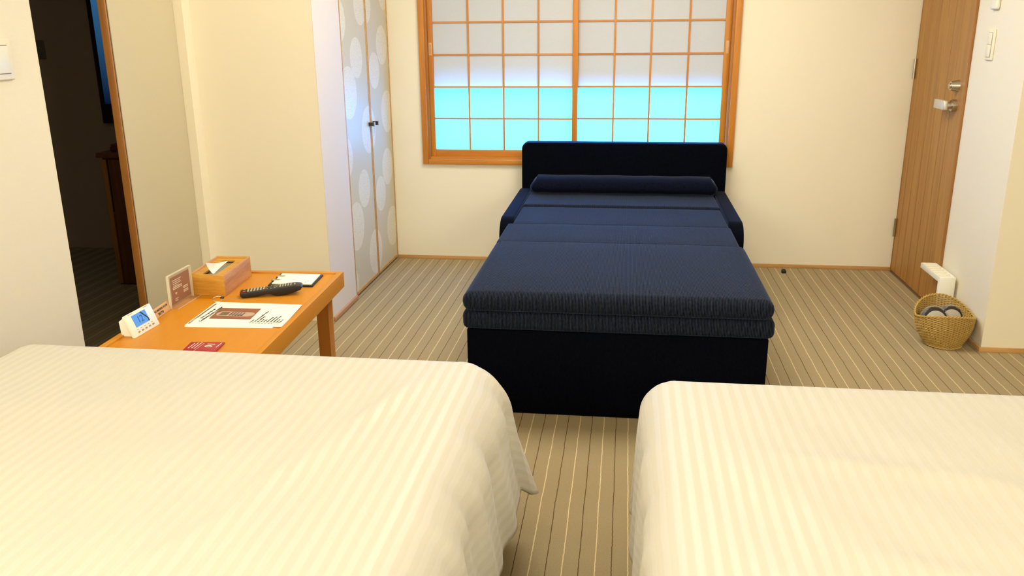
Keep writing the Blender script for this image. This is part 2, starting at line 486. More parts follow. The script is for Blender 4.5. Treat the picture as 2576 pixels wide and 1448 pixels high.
# inner jambs step back from the casing
MB().box(FX0+0.034, FX0+0.046, YB-0.006, YB+0.112, 0.622, 2.04).done('jamb', M['jamb'], win, True, False)
MB().box(FX1-0.046, FX1-0.034, YB-0.006, YB+0.112, 0.622, 2.04).done('jamb', M['jamb'], win, True, False)
MB().box(FX0+0.046, FX1-0.046, YB-0.006, YB+0.112, 0.622, 0.634).done('sill', M['frame_wood_x'], win, True, False)
def shoji(x0, x1, y, cols, z0, z1, rows, stl, str_, pull):
    """x0..x1 outside of the sash; cols and rows are the paper field boundaries"""
    s = MB().box(x0, x0+stl, y-0.014, y+0.014, 0.634, 2.03, bev=0.0015).done('shoji_sash', M['frame_wood'], win, True)
    MB().box(x1-str_, x1, y-0.014, y+0.014, 0.634, 2.03, bev=0.0015).done('stile', M['frame_wood'], s, True)
    MB().box(x0+stl, x1-str_, y-0.013, y+0.013, 0.634, z0, bev=0.0015).done('rail', M['frame_wood_x'], s, True)
    MB().box(x0+stl, x1-str_, y-0.013, y+0.013, z1, 2.03, bev=0.0015).done('rail', M['frame_wood_x'], s, True)
    for c in cols[1:-1]:
        MB().box(c-0.0052, c+0.0052, y-0.0068, y-0.0002, z0, z1).done('glazing_bar', M['frame_wood'], s, True, False)
    for r in rows[1:-1]:
        MB().box(cols[0], cols[-1], y-0.0062, y-0.0001, r-0.0046, r+0.0046).done('glazing_bar', M['frame_wood_x'], s, True, False)
    for i in range(len(cols)-1):
        for j in range(len(rows)-1):
            MB().box(cols[i]+0.0002, cols[i+1]-0.0002, y+0.0005, y+0.0009, rows[j]+0.0002, rows[j+1]-0.0002).done('glass_pane' if j < 2 else 'paper_pane', M['frosted' if j < 2 else 'shoji'], s, True, False)
    if pull is not None:
        MB().box(pull-0.009, pull+0.009, y-0.0150, y-0.0138, 1.222, 1.292, bev=0.0005).done('finger_pull', M['plate_wood'], s, True)
        MB().box(pull-0.0045, pull+0.0045, y-0.0154, y-0.0149, 1.230, 1.284).done('finger_pull', M['trim_pink'], s, True, False)
rows = [0.676]+[0.858+0.1825*i for i in range(7)]
rows = [0.676, 0.858, 1.0405, 1.2245, 1.4055, 1.587, 1.769, 1.951]
shoji(-1.158, -0.284, 5.052, [-1.131, -0.922, -0.717, -0.512, -0.315], rows[0], rows[-1], rows, 0.027, 0.031, -1.145)
shoji(-0.316, 0.566, 5.084, [-0.284, -0.077, 0.128, 0.338, 0.534], rows[0], rows[-1], rows, 0.032, 0.032, None)
# a second pull on the right screen, on its outer stile
MB().box(0.543, 0.559, 5.0690, 5.0702, 1.222, 1.292, bev=0.0005).done('finger_pull', M['plate_wood'], win, True)
MB().box(WX0+0.005, WX1-0.005, 5.150, 5.152, 1.025, 2.045).done('daylight_block', M['light_block'], win, True, False)  # unseen sheet, added to hold daylight off the upper panes

# ------------------------------------------------------------------ closet doors
CIRC = [(4.156,1.41,.104),(4.512,1.489,.10),(4.406,1.228,.102),(4.249,1.061,.131),(4.559,.844,.128),(4.147,.743,.105),
        (4.417,.545,.102),(4.249,.372,.128),(4.567,.157,.126),(4.144,.084,.079),(4.965,1.562,.088),(4.889,1.283,.107),
        (4.719,1.15,.098),(4.937,.909,.12),(4.888,.594,.107),(4.723,.462,.1),(4.936,.225,.12),(4.62,1.49,.09),
        (4.30,1.72,.12),(4.80,1.80,.11),(4.55,1.93,.1)]
M['fusuma'] = fusuma('chrysanthemum_paper', CIRC)
for n, (y0, y1, kn) in enumerate(((4.166, 4.592, 4.565), (4.598, 5.019, 4.640))):
    d = struct(bx('door_%d' % (n+2), M['fusuma'], XL-0.024, XL-0.004, y0+0.010, y1-0.010, 0.030, 2.012))
    for a, c in ((y0, y0+0.010), (y1-0.010, y1)):
        bx('stile', M['trim'], XL-0.026, XL, a, c, 0.014, 2.025, d, 0.001)
    for a, c in ((0.014, 0.030), (2.012, 2.025)):
        bx('rail', M['trim'], XL-0.026, XL, y0+0.010, y1-0.010, a, c, d)
    k = MB().box(XL-0.004, XL+0.026, kn-0.007, kn+0.007, 0.862, 0.882).done('knob', M['gunmetal'], d, smooth=False)
    bx('knob_cap', M['metal'], XL+0.026, XL+0.030, kn-0.0085, kn+0.0085, 0.8605, 0.8835, k)
struct(bx('door_gap_shade', M['black_soft'], XL-0.05, XL-0.027, 4.16, 5.015, 0.0, 0.03))  # shade of the gap under the closet doors, done as a black strip
struct(bx('trim_5', M['trim'], XL-0.028, XL+0.001, 4.157, 4.165, 0.0, 2.03))

# ------------------------------------------------------------------ entrance door of planks
dr = struct(bx('door_1', M['groove'], XR-0.0050, XR-0.0006, 4.268, 5.012, 0.004, 2.05))
edges = [4.272, 4.414, 4.512, 4.614, 4.719, 4.823, 4.925, 5.000]
for a, c in zip(edges[:-1], edges[1:]):
    bx('plank', M['door_wood'], XR-0.011, XR-0.0051, a+0.0020, c-0.0020, 0.010, 2.045, dr, 0.0008, seg=1)
bx('edge_strip', M['door_edge'], XR-0.012, XR-0.0006, 4.262, 4.2715, 0.0, 2.06, dr, 0.002)
bx('edge_strip', M['door_edge'], XR-0.012, XR-0.0006, 5.0002, 5.0115, 0.0, 2.06, dr, 0.001)
bx('threshold', M['cabinet'], XR-0.014, XR-0.0112, 4.27, 5.0, 0.0, 0.004, dr)
for z in (1.140, 0.262):
    h = MB().cone((XR-0.020, 4.990, z-0.052), (XR-0.020, 4.990, z-0.001), 0.0075).done('hinge', M['metal'], dr)
    MB().cone((XR-0.020, 4.990, z+0.001), (XR-0.020, 4.990, z+0.052), 0.0075).done('barrel', M['metal'], h)
lk = MB().cone((XR-0.011, 4.352, 1.088), (XR-0.046, 4.352, 1.088), 0.029, 0.021, 32).done('deadlock', M['metal'], dr)
MB().cone((XR-0.046, 4.352, 1.088), (XR-0.052, 4.352, 1.088), 0.013, 0.012, 24).done('keyway', M['metal'], lk)
hd = MB().cone((XR-0.011, 4.350, 0.998), (XR-0.032, 4.350, 0.998), 0.028, 0.027, 32).cone((XR-0.032, 4.350, 0.998), (XR-0.052, 4.350, 0.998), 0.016, 0.016, 24).done('door_handle', M['metal'], dr)
MB().box(XR-0.072, XR-0.048, 4.335, 4.470, 0.975, 1.021, bev=0.007, seg=3).done('lever', plain('lever_nickel', (214, 206, 190), 0.4, Metallic=0.6), hd)

# ------------------------------------------------------------------ switches
def plate(name, face, a0, a1, z0, z1, label, halves, out=1):
    """switch plate on a side wall; face = x of wall, out = direction of the room"""
    t = thing(name, (face, (a0+a1)/2, z0), label, 'switch')
    x1 = face+out*0.008
    MB().box(min(face+out*0.0003, x1), max(face+out*0.0003, x1), a0, a1, z0, z1, bev=0.0028, seg=3).done('cover', M['ivory_plastic'], t, True)
    w_, h_ = a1-a0, z1-z0
    b0, b1 = a0+w_*0.24, a1-w_*0.24
    MB().box(min(x1, x1+out*0.0012), max(x1, x1+out*0.0012), b0-0.002, b1+0.002, z0+h_*0.10, z1-h_*0.10).done('bezel', M['seam'], t, True, False)
    zz = z0+h_*0.105; step = (h_*0.79)/halves
    for i in range(halves):
        MB().box(min(x1, x1+out*0.004), max(x1, x1+out*0.004), b0, b1, zz+i*step+0.0007, zz+(i+1)*step-0.0007, bev=0.001).done('rocker', M['ivory_plastic'], t, True)
    return t
plate('light_switch', XR, 4.027, 4.103, 1.214, 1.343, 'cream double light switch on right wall beside the wooden door', 2, -1)
t = thing('intercom_box', (XR, 4.065, 1.424), 'narrow white box at top edge above the right-hand light switch', 'wall box')
MB().box(XR-0.018, XR-0.0003, 4.028, 4.100, 1.424, 1.60, bev=0.008, seg=3).done('cover', M['white_plastic'], t, True)
MB().box(XR-0.0195, XR-0.018, 4.040, 4.088, 1.47, 1.585, bev=0.0006).done('handset', M['ivory_plastic'], t, True)
tl = thing('light_switch', (-2.0, 2.56, 1.214), 'large white light switch on near left wall at picture edge', 'switch')
MB().box(-1.9997, -1.990, 2.510, 2.632, 1.214, 1.342, bev=0.004, seg=3).done('cover', M['ivory_plastic'], tl, True)
MB().box(-1.990, -1.9885, 2.528, 2.613, 1.233, 1.323).done('bezel', M['seam'], tl, True, False)
MB().box(-1.990, -1.985, 2.530, 2.611, 1.235, 1.321, bev=0.0015).done('rocker', M['white_plastic'], tl, True)
ts = thing('light_switch', (-3.585, 5.08, 1.21), 'small dim switch on the wall of the dark room', 'switch')
MB().box(-3.67, -3.607, 5.070, 5.0797, 1.21, 1.325, bev=0.003).done('cover', M['print_grey'], ts, True)
MB().box(-3.655, -3.622, 5.067, 5.070, 1.225, 1.31).done('rocker', M['print_grey'], ts, True, False)

# ------------------------------------------------------------------ things in the dark room
tv = thing('wall_screen', (-2.75, 5.08, 0.82), 'black-framed dim blue screen on far wall of dark room', 'screen')
MB().box(-3.262, -2.15, 5.035, 5.0795, 0.82, 1.95, bev=0.004).done('bezel', M['black'], tv, True)
t = NT('dim_blue_screen'); co = t.coords('Generated')
sp = t.node('ShaderNodeSeparateXYZ'); t.link(co, sp.inputs[0])
t.set(Base_Color=(0.01, 0.03, 0.06, 1), Roughness=0.25)
t.link(t.mix(t.ramp(sp.outputs[2], 0, 1, 0.0, 0.75), lin((6, 24, 60)), lin((60, 122, 172))), t.b.inputs['Emission Color'])
t.b.inputs['Emission Strength'].default_value = 0.55
MB().box(-3.229, -2.19, 5.0335, 5.0349, 0.94, 1.91).done('display', t.m, tv, True, False)
cb = thing('sideboard', (-2.45, 4.6, 0), 'brown wooden sideboard standing in dark room beneath the blue screen', 'cabinet')
MB().box(-2.815, -2.10, 4.29, 4.98, 0.0, 0.715, bev=0.002).done('body', M['cabinet'], cb, True)
MB().box(-2.835, -2.09, 4.265, 5.0, 0.716, 0.742, bev=0.002).done('top', M['cabinet'], cb, True)
MB().box(-2.775, -2.12, 4.2745, 4.2895, 0.01, 0.706, bev=0.0015).done('door', M['cabinet'], cb, True)
MB().box(-2.813, -2.787, 4.2745, 4.2895, 0.01, 0.706, bev=0.0015).done('stile', M['jamb'], cb, True)
MB().box(-2.7862, -2.7757, 4.2800, 4.2896, 0.42, 0.706).done('groove', M['black'], cb, True, False)
bo = thing('red_box', (-2.65, 4.42, 0.742), 'small dark red box lying on top of the sideboard', 'box')
MB().box(-2.79, -2.55, 4.33, 4.47, 0.7425, 0.770, bev=0.008, seg=3).done('body', plain('dark_red', (96, 34, 24), 0.5), bo, True)
MB().box(-2.785, -2.555, 4.335, 4.465, 0.7702, 0.782, bev=0.004).done('lid', plain('dark_red_lid', (120, 44, 30), 0.5), bo, True)

# ================================================================== SOFA BED
sb = thing('sofa_bed', (-0.02, 3.9, 0), 'navy blue fabric sofa bed pulled out flat below the paper-screened window', 'sofa bed')
def soft(name, x0, x1, y0, y1, z0, z1, r, mat, parent=sb, crown=0.0, seg=4, sub=18):
    """upholstered block: rounded box with a slightly crowned top"""
    bm = MB(); bm.box(x0, x1, y0, y1, z0, z1, bev=r, seg=seg)
    if crown:
        bmesh.ops.bisect_plane  # crown is pushed in on a denser grid
        for k in range(1, sub):
            for ax, lo, hi in ((0, x0, x1), (1, y0, y1)):
                no = Vector((1, 0, 0)) if ax == 0 else Vector((0, 1, 0))
                pt = no*(lo+(hi-lo)*k/sub)
                bmesh.ops.bisect_plane(bm.bm, geom=bm.bm.verts[:]+bm.bm.edges[:]+bm.bm.faces[:], plane_co=pt, plane_no=no)
        for v in bm.bm.verts:
            if v.co.z > (z0+z1)/2:
                fx = max(0, 1-((v.co.x-(x0+x1)/2)/((x1-x0)/2))**4); fy = max(0, 1-((v.co.y-(y0+y1)/2)/((y1-y0)/2))**4)
                v.co.z += crown*fx*fy + 0.0012*math.sin(v.co.x*17+v.co.y*5)*fx*fy
    return bm.done(name, mat, parent, True, angle=60)
soft('front_panel', -0.550, 0.512, 2.852, 3.96, 0.0, 0.325, 0.008, M['navy'])
soft('seat_frame', -0.530, 0.492, 3.965, 4.868, 0.04, 0.392, 0.01, M['navy'])
soft('lower_cushion', -0.563, 0.528, 2.836, 3.975, 0.327, 0.397, 0.022, M['cushion'])
soft('mattress_cushion', -0.560, 0.520, 2.812, 3.625, 0.399, 0.470, 0.033, M['cushion'], crown=0.008)
soft('mattress_cushion', -0.552, 0.497, 3.596, 3.972, 0.399, 0.469, 0.012, M['cushion'], crown=0.004)
soft('mattress_cushion', -0.530, 0.492, 3.975, 4.395, 0.394, 0.466, 0.010, M['cushion'], crown=0.003)
soft('mattress_cushion', -0.528, 0.492, 4.398, 4.862, 0.394, 0.476, 0.010, M['cushion'], crown=0.002)
# arms: side boards with a rounded front
for x0, x1, yf in ((-0.602, -0.534, 4.015), (0.497, 0.566, 3.995)):
    pts = [(yf, 0.0), (4.868, 0.0), (4.868, 0.478), (yf+0.10, 0.474)]
    for k in range(1, 9):
        a = PI/2+k/8*PI/2
        pts.append((yf+0.10+0.10*math.cos(a), 0.374+0.10*math.sin(a)))
    MB().prism(pts, 0, x0, x1, bev=0.010, seg=3).done('armrest', M['navy_arm'], sb, True, angle=50)
# headboard with rounded top corners
pts = [(-0.591, 0.02), (0.566, 0.02)]
for cx, a0 in ((0.566-0.035, 0), (-0.591+0.035, PI/2)):
    for k in range(7):
        a = a0+k/6*PI/2; pts.append((cx+0.035*math.cos(a), 0.706+0.035*math.sin(a)))
MB().prism(pts, 1, 4.870, 4.975, bev=0.014, seg=4).done('backrest', M['navy'], sb, True, angle=50)
# bolster pillow lying across the head end
def bolster():
    bm = bmesh.new(); prof = []
    n = 28
    for k in range(n):
        a = 2*PI*k/n; c, s = math.cos(a), math.sin(a)
        y = 4.750+0.096*math.copysign(abs(c)**0.75, c)
        z = 0.5255+0.0460*math.copysign(abs(s)**0.75, s)
        prof.append((y+0.016*max(0, s), z))
    rings = []; x0, x1 = -0.522, 0.505
    N = 60
    for i in range(N+1):
        u = i/N; x = x0+(x1-x0)*u
        e = min(u, 1-u)*(x1-x0); k = min(1.0, 0.62+0.38*math.sqrt(min(1, e/0.022)))
        rings.append([bm.verts.new((x+(0.02 if u < .5 else -0.02)*max(0, (z-0.5255)/0.05)*(1 if e < 0.03 else 0), 4.760+(y-4.760)*k, 0.5255+(z-0.5255)*k+0.001*math.sin(u*31))) for y, z in prof])
    for i in range(N):
        for k in range(n): bm.faces.new((rings[i][k], rings[i][(k+1) % n], rings[i+1][(k+1) % n], rings[i+1][k]))
    bm.faces.new(rings[0]); bm.faces.new(rings[-1])
    m = MB(); m.bm.free(); m.bm = bm
    return m
tb = thing('bolster_pillow', (0, 4.775, 0.478), 'long navy bolster pillow lying against the sofa bed backrest', 'pillow')
bolster().done('cover', M['navy_soft'], tb, True, angle=60)
bt = thing('door_stopper', (0.93, 4.905, 0), 'small black block on the carpet at foot of back wall', 'doorstop')
MB().box(0.917, 0.943, 4.890, 4.920, 0.0, 0.018, bev=0.004).done('body', M['black'], bt, True)
MB().box(0.922, 0.938, 4.895, 4.915, 0.018, 0.021, bev=0.001).done('pad', M['black_soft'], bt, True)

# ================================================================== TABLE
tt = thing('low_table', (-1.23, 2.45, 0), 'orange-brown wooden table with raised rim, standing behind the left bed', 'table')
BR, BL, FL, FR = (-1.026, 2.935), (-1.500, 2.912), (-1.471, 2.072), (-0.985, 2.075)
ZT = 0.502; W = 0.020
def inset(d):
    return [(BR[0]-d, BR[1]-d), (BL[0]+d, BL[1]-d), (FL[0]+d, FL[1]+d), (FR[0]-d, FR[1]+d)]
quad_solid('tabletop', inset(W-0.0005), ZT-0.022, ZT-0.006, M['table_top'], tt)
o4 = [BR, BL, FL, FR]; i4 = inset(W)
for k in range(4):
    a, c, d, e = o4[k], o4[(k+1) % 4], i4[(k+1) % 4], i4[k]
    quad_solid('rim', [a, c, d, e], ZT-0.058, ZT, M['table_edge'], tt, bev=0.0012)
for (cx, cy) in ((-1.083, 2.862), (-1.440, 2.850), (-1.430, 2.120), (-1.040, 2.125)):
    b = MB(); z1, z0 = ZT-0.058, 0.0
    b.prism([(cx-0.023, cy-0.025), (cx+0.023, cy-0.025), (cx+0.023, cy+0.025), (cx-0.023, cy+0.025)], 2, z0, z1, bev=0.002)
    for v in b.bm.verts:
        f = 1-v.co.z/z1; v.co.x = cx+(v.co.x-cx)*(1-0.10*f); v.co.y = cy+(v.co.y-cy)*(1-0.10*f)
    b.done('leg', M['table_leg'], tt, True)
ZS = ZT-0.006+0.0003      # surface things lie on

# tissue box
x = thing('tissue_box', (-1.40, 2.735, ZS), 'wooden tissue box with a white tissue pulled out of its slot', 'tissue box')
Q = [(-1.461, 2.617), (-1.333, 2.606), (-1.353, 2.864), (-1.477, 2.856)]
def lerp2(u, v):   # u along width, v along length
    a = (Q[0][0]+(Q[1][0]-Q[0][0])*u, Q[0][1]+(Q[1][1]-Q[0][1])*u)
    c = (Q[3][0]+(Q[2][0]-Q[3][0])*u, Q[3][1]+(Q[2][1]-Q[3][1])*u)
    return (a[0]+(c[0]-a[0])*v, a[1]+(c[1]-a[1])*v)
HB = 0.074
for (u0, u1, v0, v1, m) in ((0, 1, 0, 0.035, 'box_wood'), (0, 1, 0.965, 1, 'box_wood'), (0, 0.06, 0.035, 0.965, 'box_wood_side'), (0.94, 1, 0.035, 0.965, 'box_wood_side')):
    quad_solid('side_panel', [lerp2(u0, v0), lerp2(u1, v0), lerp2(u1, v1), lerp2(u0, v1)], ZS, ZS+HB, M[m], x, bev=0.0008)
b = MB()    # lid with an octagonal slot: ring of quads between slot and edge
sl = [(0.36, 0.08), (0.64, 0.08), (0.70, 0.12), (0.70, 0.80), (0.64, 0.87), (0.36, 0.87), (0.30, 0.80), (0.30, 0.12)]
ou = [(0.06, 0.035), (0.94, 0.035), (0.94, 0.035), (0.94, 0.965), (0.94, 0.965), (0.06, 0.965), (0.06, 0.965), (0.06, 0.035)]
for z0, z1 in ((ZS+HB-0.012, ZS+HB-0.006),):
    for k in range(8):
        k2 = (k+1) % 8
        pts = [lerp2(*sl[k]), lerp2(*sl[k2])]
        pts.append(lerp2(*ou[k2]))
        if ou[k] != ou[k2]: pts.append(lerp2(*ou[k]))
        b.prism(pts, 2, z0, z1)
b.done('lid', M['box_wood'], x, True, smooth=False)
quad_solid('film_insert', [lerp2(.07, .05), lerp2(.93, .05), lerp2(.93, .95), lerp2(.07, .95)], ZS+0.004, ZS+HB-0.016, M['film'], x)
# the tissue: a folded sheet, its point in the slot and its wide edge flopping up
bm = bmesh.new(); G = 14; grid = []
tip, ta, tb_ = Vector((-1.402, 2.672, ZS+HB-0.016)), Vector((-1.408, 2.640, 0.602)), Vector((-1.392, 2.772, 0.575))
for i in range(G+1):
    row = []
    for j in range(G+1):
        u, v = i/G, 0.06+0.94*j/G
        e = ta+(tb_-ta)*u; p = tip+(e-tip)*v
        bow = 0.010*math.sin(PI*u)*v+0.004*math.sin(v*PI)
        row.append(bm.verts.new((p.x-bow, p.y, p.z+0.003*math.sin(u*5+v*2)*v)))
    grid.append(row)
for i in range(G):
    for j in range(G): bm.faces.new((grid[i][j], grid[i+1][j], grid[i+1][j+1], grid[i][j+1]))
back = [bm.verts.new(v.co+Vector((-0.012*(0.3+0.7*k/G), 0.004, -0.010*k/G))) for k, v in enumerate(grid[G//2])]
for k in range(G): bm.faces.new((grid[G//2][k], grid[G//2][k+1], back[k+1], back[k]))
m = MB(); m.bm.free(); m.bm = bm
m.done('tissue', M['tissue'], x, True, angle=180)

# clipboard and pad
x = thing('clipboard', (-1.16, 2.81, ZS), 'black clipboard holding a blank white notepad near table corner', 'clipboard')
quad_solid('board', [(-1.237, 2.737), (-1.076, 2.745), (-1.087, 2.887), (-1.249, 2.885)], ZS, ZS+0.006, M['black_soft'], x, bev=0.001)
quad_solid('paper_pad', [(-1.225, 2.745), (-1.082, 2.750), (-1.094, 2.876), (-1.238, 2.872)], ZS+0.0062, ZS+0.0105, M['paper'], x, bev=0.0004)
for cy in (2.788, 2.834):
    MB().box(-1.2445, -1.2290, cy-0.0075, cy+0.0075, ZS+0.0062, ZS+0.0130, bev=0.0025, seg=3).box(-1.2300, -1.2130, cy-0.006, cy+0.006, ZS+0.0107, ZS+0.0122, bev=0.0006).done('metal_clip', M['metal'], x, True)
MB().box(-1.112, -1.109, 2.764, 2.776, ZS+0.0105, ZS+0.0107).box(-1.107, -1.1055, 2.770, 2.790, ZS+0.0105, ZS+0.0107).done('printed_mark', M['print_grey'], x, True, False)

# remote control
ang = math.radians(19)
x = thing('remote_control', (-1.274, 2.590, ZS), 'black television remote with a red button in front of the clipboard', 'remote control', rz=ang)
top = [(0.0, 0.016), (0.004, 0.019), (0.05, 0.022), (0.10, 0.026), (0.16, 0.0325), (0.188, 0.034), (0.203, 0.031), (0.207, 0.026)]
bot = [(0.200, 0.0165), (0.18, 0.0095), (0.155, 0.004), (0.132, 0.0), (0.116, 0.0012), (0.102, 0.0075), (0.085, 0.0085), (0.05, 0.003), (0.025, 0.0), (0.009, 0.0), (0.002, 0.006)]
b = MB(); b.prism(top+bot, 1, 0.0, 0.046, bev=0.0025, seg=3); rb = b.done('body', M['black'], x)
def ztop(s):
    for (a, za), (c, zc) in zip(top[:-1], top[1:]):
        if a <= s <= c: return za+(zc-za)*(s-a)/(c-a)
    return 0.03
def btn(s0, s1, v0, v1, m, h=0.0016):
    z = ztop((s0+s1)/2); sl_ = math.atan2(ztop(s1)-ztop(s0), s1-s0)
    mt = Matrix.Translation(((s0+s1)/2, (v0+v1)/2, z)) @ Matrix.Rotation(-sl_, 4, 'Y')
    MB().box(-(s1-s0)/2, (s1-s0)/2, -(v1-v0)/2, (v1-v0)/2, 0.0, h, bev=0.0006, seg=1, mat=mt).done('button', M[m], rb)
btn(0.010, 0.019, 0.006, 0.016, 'red'); btn(0.010, 0.017, 0.030, 0.036, 'grey_button')
for k in range(5):
    for q in range(3): btn(0.024+k*0.0105, 0.030+k*0.0105, 0.006+q*0.0125, 0.0155+q*0.0125, 'grey_button')
btn(0.077, 0.081, 0.006, 0.014, 'red'); btn(0.077, 0.081, 0.016, 0.023, 'white_plastic'); btn(0.077, 0.081, 0.025, 0.032, 'grey_button'); btn(0.077, 0.082, 0.034, 0.042, 'yellow')
b = MB().cone((0.100, 0.023, ztop(0.1)-0.003), (0.100, 0.023, ztop(0.1)+0.0012), 0.013, 0.012, 24); b.done('direction_pad', M['black_soft'], rb)
for k in range(8):
    a = k*PI/4; btn(0.104+0.018*math.cos(a)-0.003, 0.104+0.018*math.cos(a)+0.001, 0.023+0.015*math.sin(a)-0.002, 0.023+0.015*math.sin(a)+0.002, 'grey_button')
for k in range(5):
    for q in range(3): btn(0.131+k*0.009, 0.1355+k*0.009, 0.008+q*0.0115, 0.0165+q*0.0115, 'grey_button')
btn(0.180, 0.184, 0.016, 0.031, 'grey_button', 0.0004)

# instruction sheets on a ring
x = thing('instruction_sheet', (-1.17, 2.42, ZS), 'white instruction sheets on a ring with a brown remote picture', 'paper')
P4 = [(-1.322, 2.305), (-1.017, 2.325), (-1.036, 2.541), (-1.334, 2.540)]
quad_solid('sheet', [(-1.318, 2.297), (-1.045, 2.313), (-1.052, 2.53), (-1.330, 2.53)], ZS, ZS+0.0012, M['paper'], x)
sh = quad_solid('sheet', P4, ZS+0.0014, ZS+0.0026, M['paper'], x)
zp = ZS+0.0029
quad_solid('picture', [(-1.277, 2.372), (-1.143, 2.378), (-1.153, 2.485), (-1.287, 2.480)], zp-0.0002, zp, M['print_brown'], sh)
pts = []
for (cx, r, a0) in ((-1.170, 0.020, -PI/2), (-1.262, 0.012, PI/2)):
    for k in range(9):
        a = a0+k/8*PI; pts.append((cx+r*math.cos(a), 2.424+0.021*math.sin(a)))
quad_solid('pictured_remote', pts, zp+0.0001, zp+0.0003, plain('print_pink_grey', (190, 160, 142), 0.6), sh)
quad_solid('pictured_screen', [(-1.262, 2.407), (-1.235, 2.408), (-1.236, 2.441), (-1.263, 2.440)], zp+0.0004, zp+0.0005, plain('print_olive', (112, 98, 66), 0.6), sh)
b = MB(); random.seed(3)
for k in range(5):
    for q in range(3):
        cx = -1.226+k*0.0095; cy = 2.412+q*0.0115
        b.box(cx-0.0035, cx+0.0035, cy-0.0035, cy+0.0035, zp+0.0004, zp+0.0006)
o = b.done('pictured_buttons', M['print_black'], sh, True, smooth=False); o['kind'] = 'stuff'
UPY, RTY = (-1, 0.02, 0), (0.02, 1, 0)
quad_solid('header_bar', [(-1.320, 2.322), (-1.313, 2.322), (-1.321, 2.520), (-1.327, 2.520)], zp-0.0002, zp, M['print_grey'], sh)
text('Air conditioner', 0.0075, (-1.3145, 2.33, zp+0.0002), RTY, UPY, M['print_white'], sh, 'heading')
text('How to use the air', 0.0125, (-1.300, 2.372, zp), RTY, UPY, M['print_black'], sh, 'heading', bold=0.0003)
text('Conditioning remote controller', 0.0125, (-1.288, 2.342, zp), RTY, UPY, M['print_black'], sh, 'heading', width=0.92, bold=0.0003)
text('エアコンの使い方', 0.009, (-1.279, 2.392, zp), RTY, UPY, M['print_grey'], sh, 'heading')
items = ['Power', 'Turn on the humidifier setting', 'Air conditioning', 'Turn off', 'Air flow', 'Wind direction', 'Temperature up', 'Temperature down', 'Timer off', 'Timer on']
for k, s in enumerate(items):
    px = -1.1285+k*0.0100
    text('ABCDEFGHIJ'[k], 0.0085, (px, 2.345, zp), RTY, UPY, M['print_grey'], sh, 'list_letter', bold=0.0003)
    text(s, 0.0085, (px, 2.356, zp), RTY, UPY, M['print_black'], sh, 'list_line', bold=0.0002)
rp = []
for k in range(20):
    a = k/20*2*PI; rp.append((-1.330+0.014*math.cos(a), 2.546+0.006*math.cos(a), ZS+0.0105+0.012*math.sin(a)*0.8))
MB().tube(rp, 0.0011, 6, closed=True).done('ring', M['metal'], x, True)
MB().box(-1.322, -1.310, 2.546, 2.553, ZS+0.012, ZS+0.018, bev=0.001).done('ring_clasp', M['gunmetal'], x, True)

# red card
x = thing('room_card', (-1.17, 2.11, ZS), 'dark red card numbered 01 on table right behind left bed', 'card')
cdx = quad_solid('card', [(-1.217, 2.096), (-1.121, 2.098), (-1.128, 2.170), (-1.225, 2.160)], ZS, ZS+0.006, M['red_card'], x, bev=0.0008)
zc = ZS+0.0063
text('01', 0.034, (-1.146, 2.122, zc), (0.02, 1, 0), (-1, 0.02, 0), M['print_white'], cdx, 'number')
def dashes(parent, rows, make):
    """rows of tiny unreadable print, each row (start, end, across)"""
    b = MB()
    rr = random.Random(11)
    for (a, e, c) in rows:
        p = a
        while p < e:
            q = min(e, p+rr.uniform(0.003, 0.009)); make(b, p, q, c); p = q+0.002
    return tag(b.done('small_print', M['print_white'], parent, True, False), kind='stuff')
dashes(cdx, [(2.110, 2.150, -1.208), (2.112, 2.158, -1.199), (2.108, 2.160, -1.190), (2.125, 2.162, -1.132)],
       lambda b, p, q, c: b.box(c-0.0012, c+0.0012, p, q, zc-0.0001, zc+0.0001))
MB().box(-1.182, -1.1812, 2.075, 2.155, zc-0.0001, zc+0.0001).done('rule', M['print_white'], cdx, True, False)

# thermostat-like clock
x = thing('desk_clock', (-1.43, 2.25, ZS), 'white digital clock with blue display leaning back on table edge', 'clock')
A = Vector((-1.411, 2.186, ZS)); Bv = Vector((-1.407, 2.312, ZS)); Cv = Vector((-1.437, 2.322, ZS+0.065)); Dv = Vector((-1.438, 2.186, ZS+0.067))
ex = (Bv-A).normalized(); ey = (Dv-A); ey = (ey-ex*ey.dot(ex)); Hf = ey.length; ey.normalize(); ez = ex.cross(ey)
Mf = Matrix((ex, ey, ez)).transposed().to_4x4(); Mf.translation = A
def face(name, x0, x1, y0, y1, z0, z1, mat, parent, bev=0.0):
    return MB().box(x0, x1, y0, y1, z0, z1, bev=bev, mat=Mf).done(name, mat, parent, True, smooth=bev > 0)
WF = 0.130
face('housing', 0, WF, 0.0, Hf, -0.012, 0.0, M['white_plastic'], x, 0.003)
dsp = face('display', 0.024, 0.094, 0.026, 0.063, 0.0, 0.0006, M['lcd'], x)
xd, yd = ex, ey
text('12', 0.030, Mf @ Vector((0.042, 0.034, 0.0009)), xd, yd, M['lcd_digit'], dsp, 'digits')
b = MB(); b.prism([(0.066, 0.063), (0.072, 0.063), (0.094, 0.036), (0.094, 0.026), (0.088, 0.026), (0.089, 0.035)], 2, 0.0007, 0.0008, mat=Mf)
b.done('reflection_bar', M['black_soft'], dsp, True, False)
for k in range(5):
    bb = face('button', 0.022+k*0.0185, 0.031+k*0.0185, 0.009, 0.014, 0.0, 0.0012, M['seam'], x, 0.0004)
b = MB()
for k in range(5): b.box(0.021+k*0.0185, 0.029+k*0.0185, 0.0185, 0.0200, 0.0001, 0.0004, mat=Mf)
b.box(0.014, 0.034, 0.0685, 0.0700, 0.0001, 0.0004, mat=Mf); b.box(0.092, 0.112, 0.0685, 0.0700, 0.0001, 0.0004, mat=Mf)
tag(b.done('front_marks', M['seam'], x, True, False), kind='stuff')
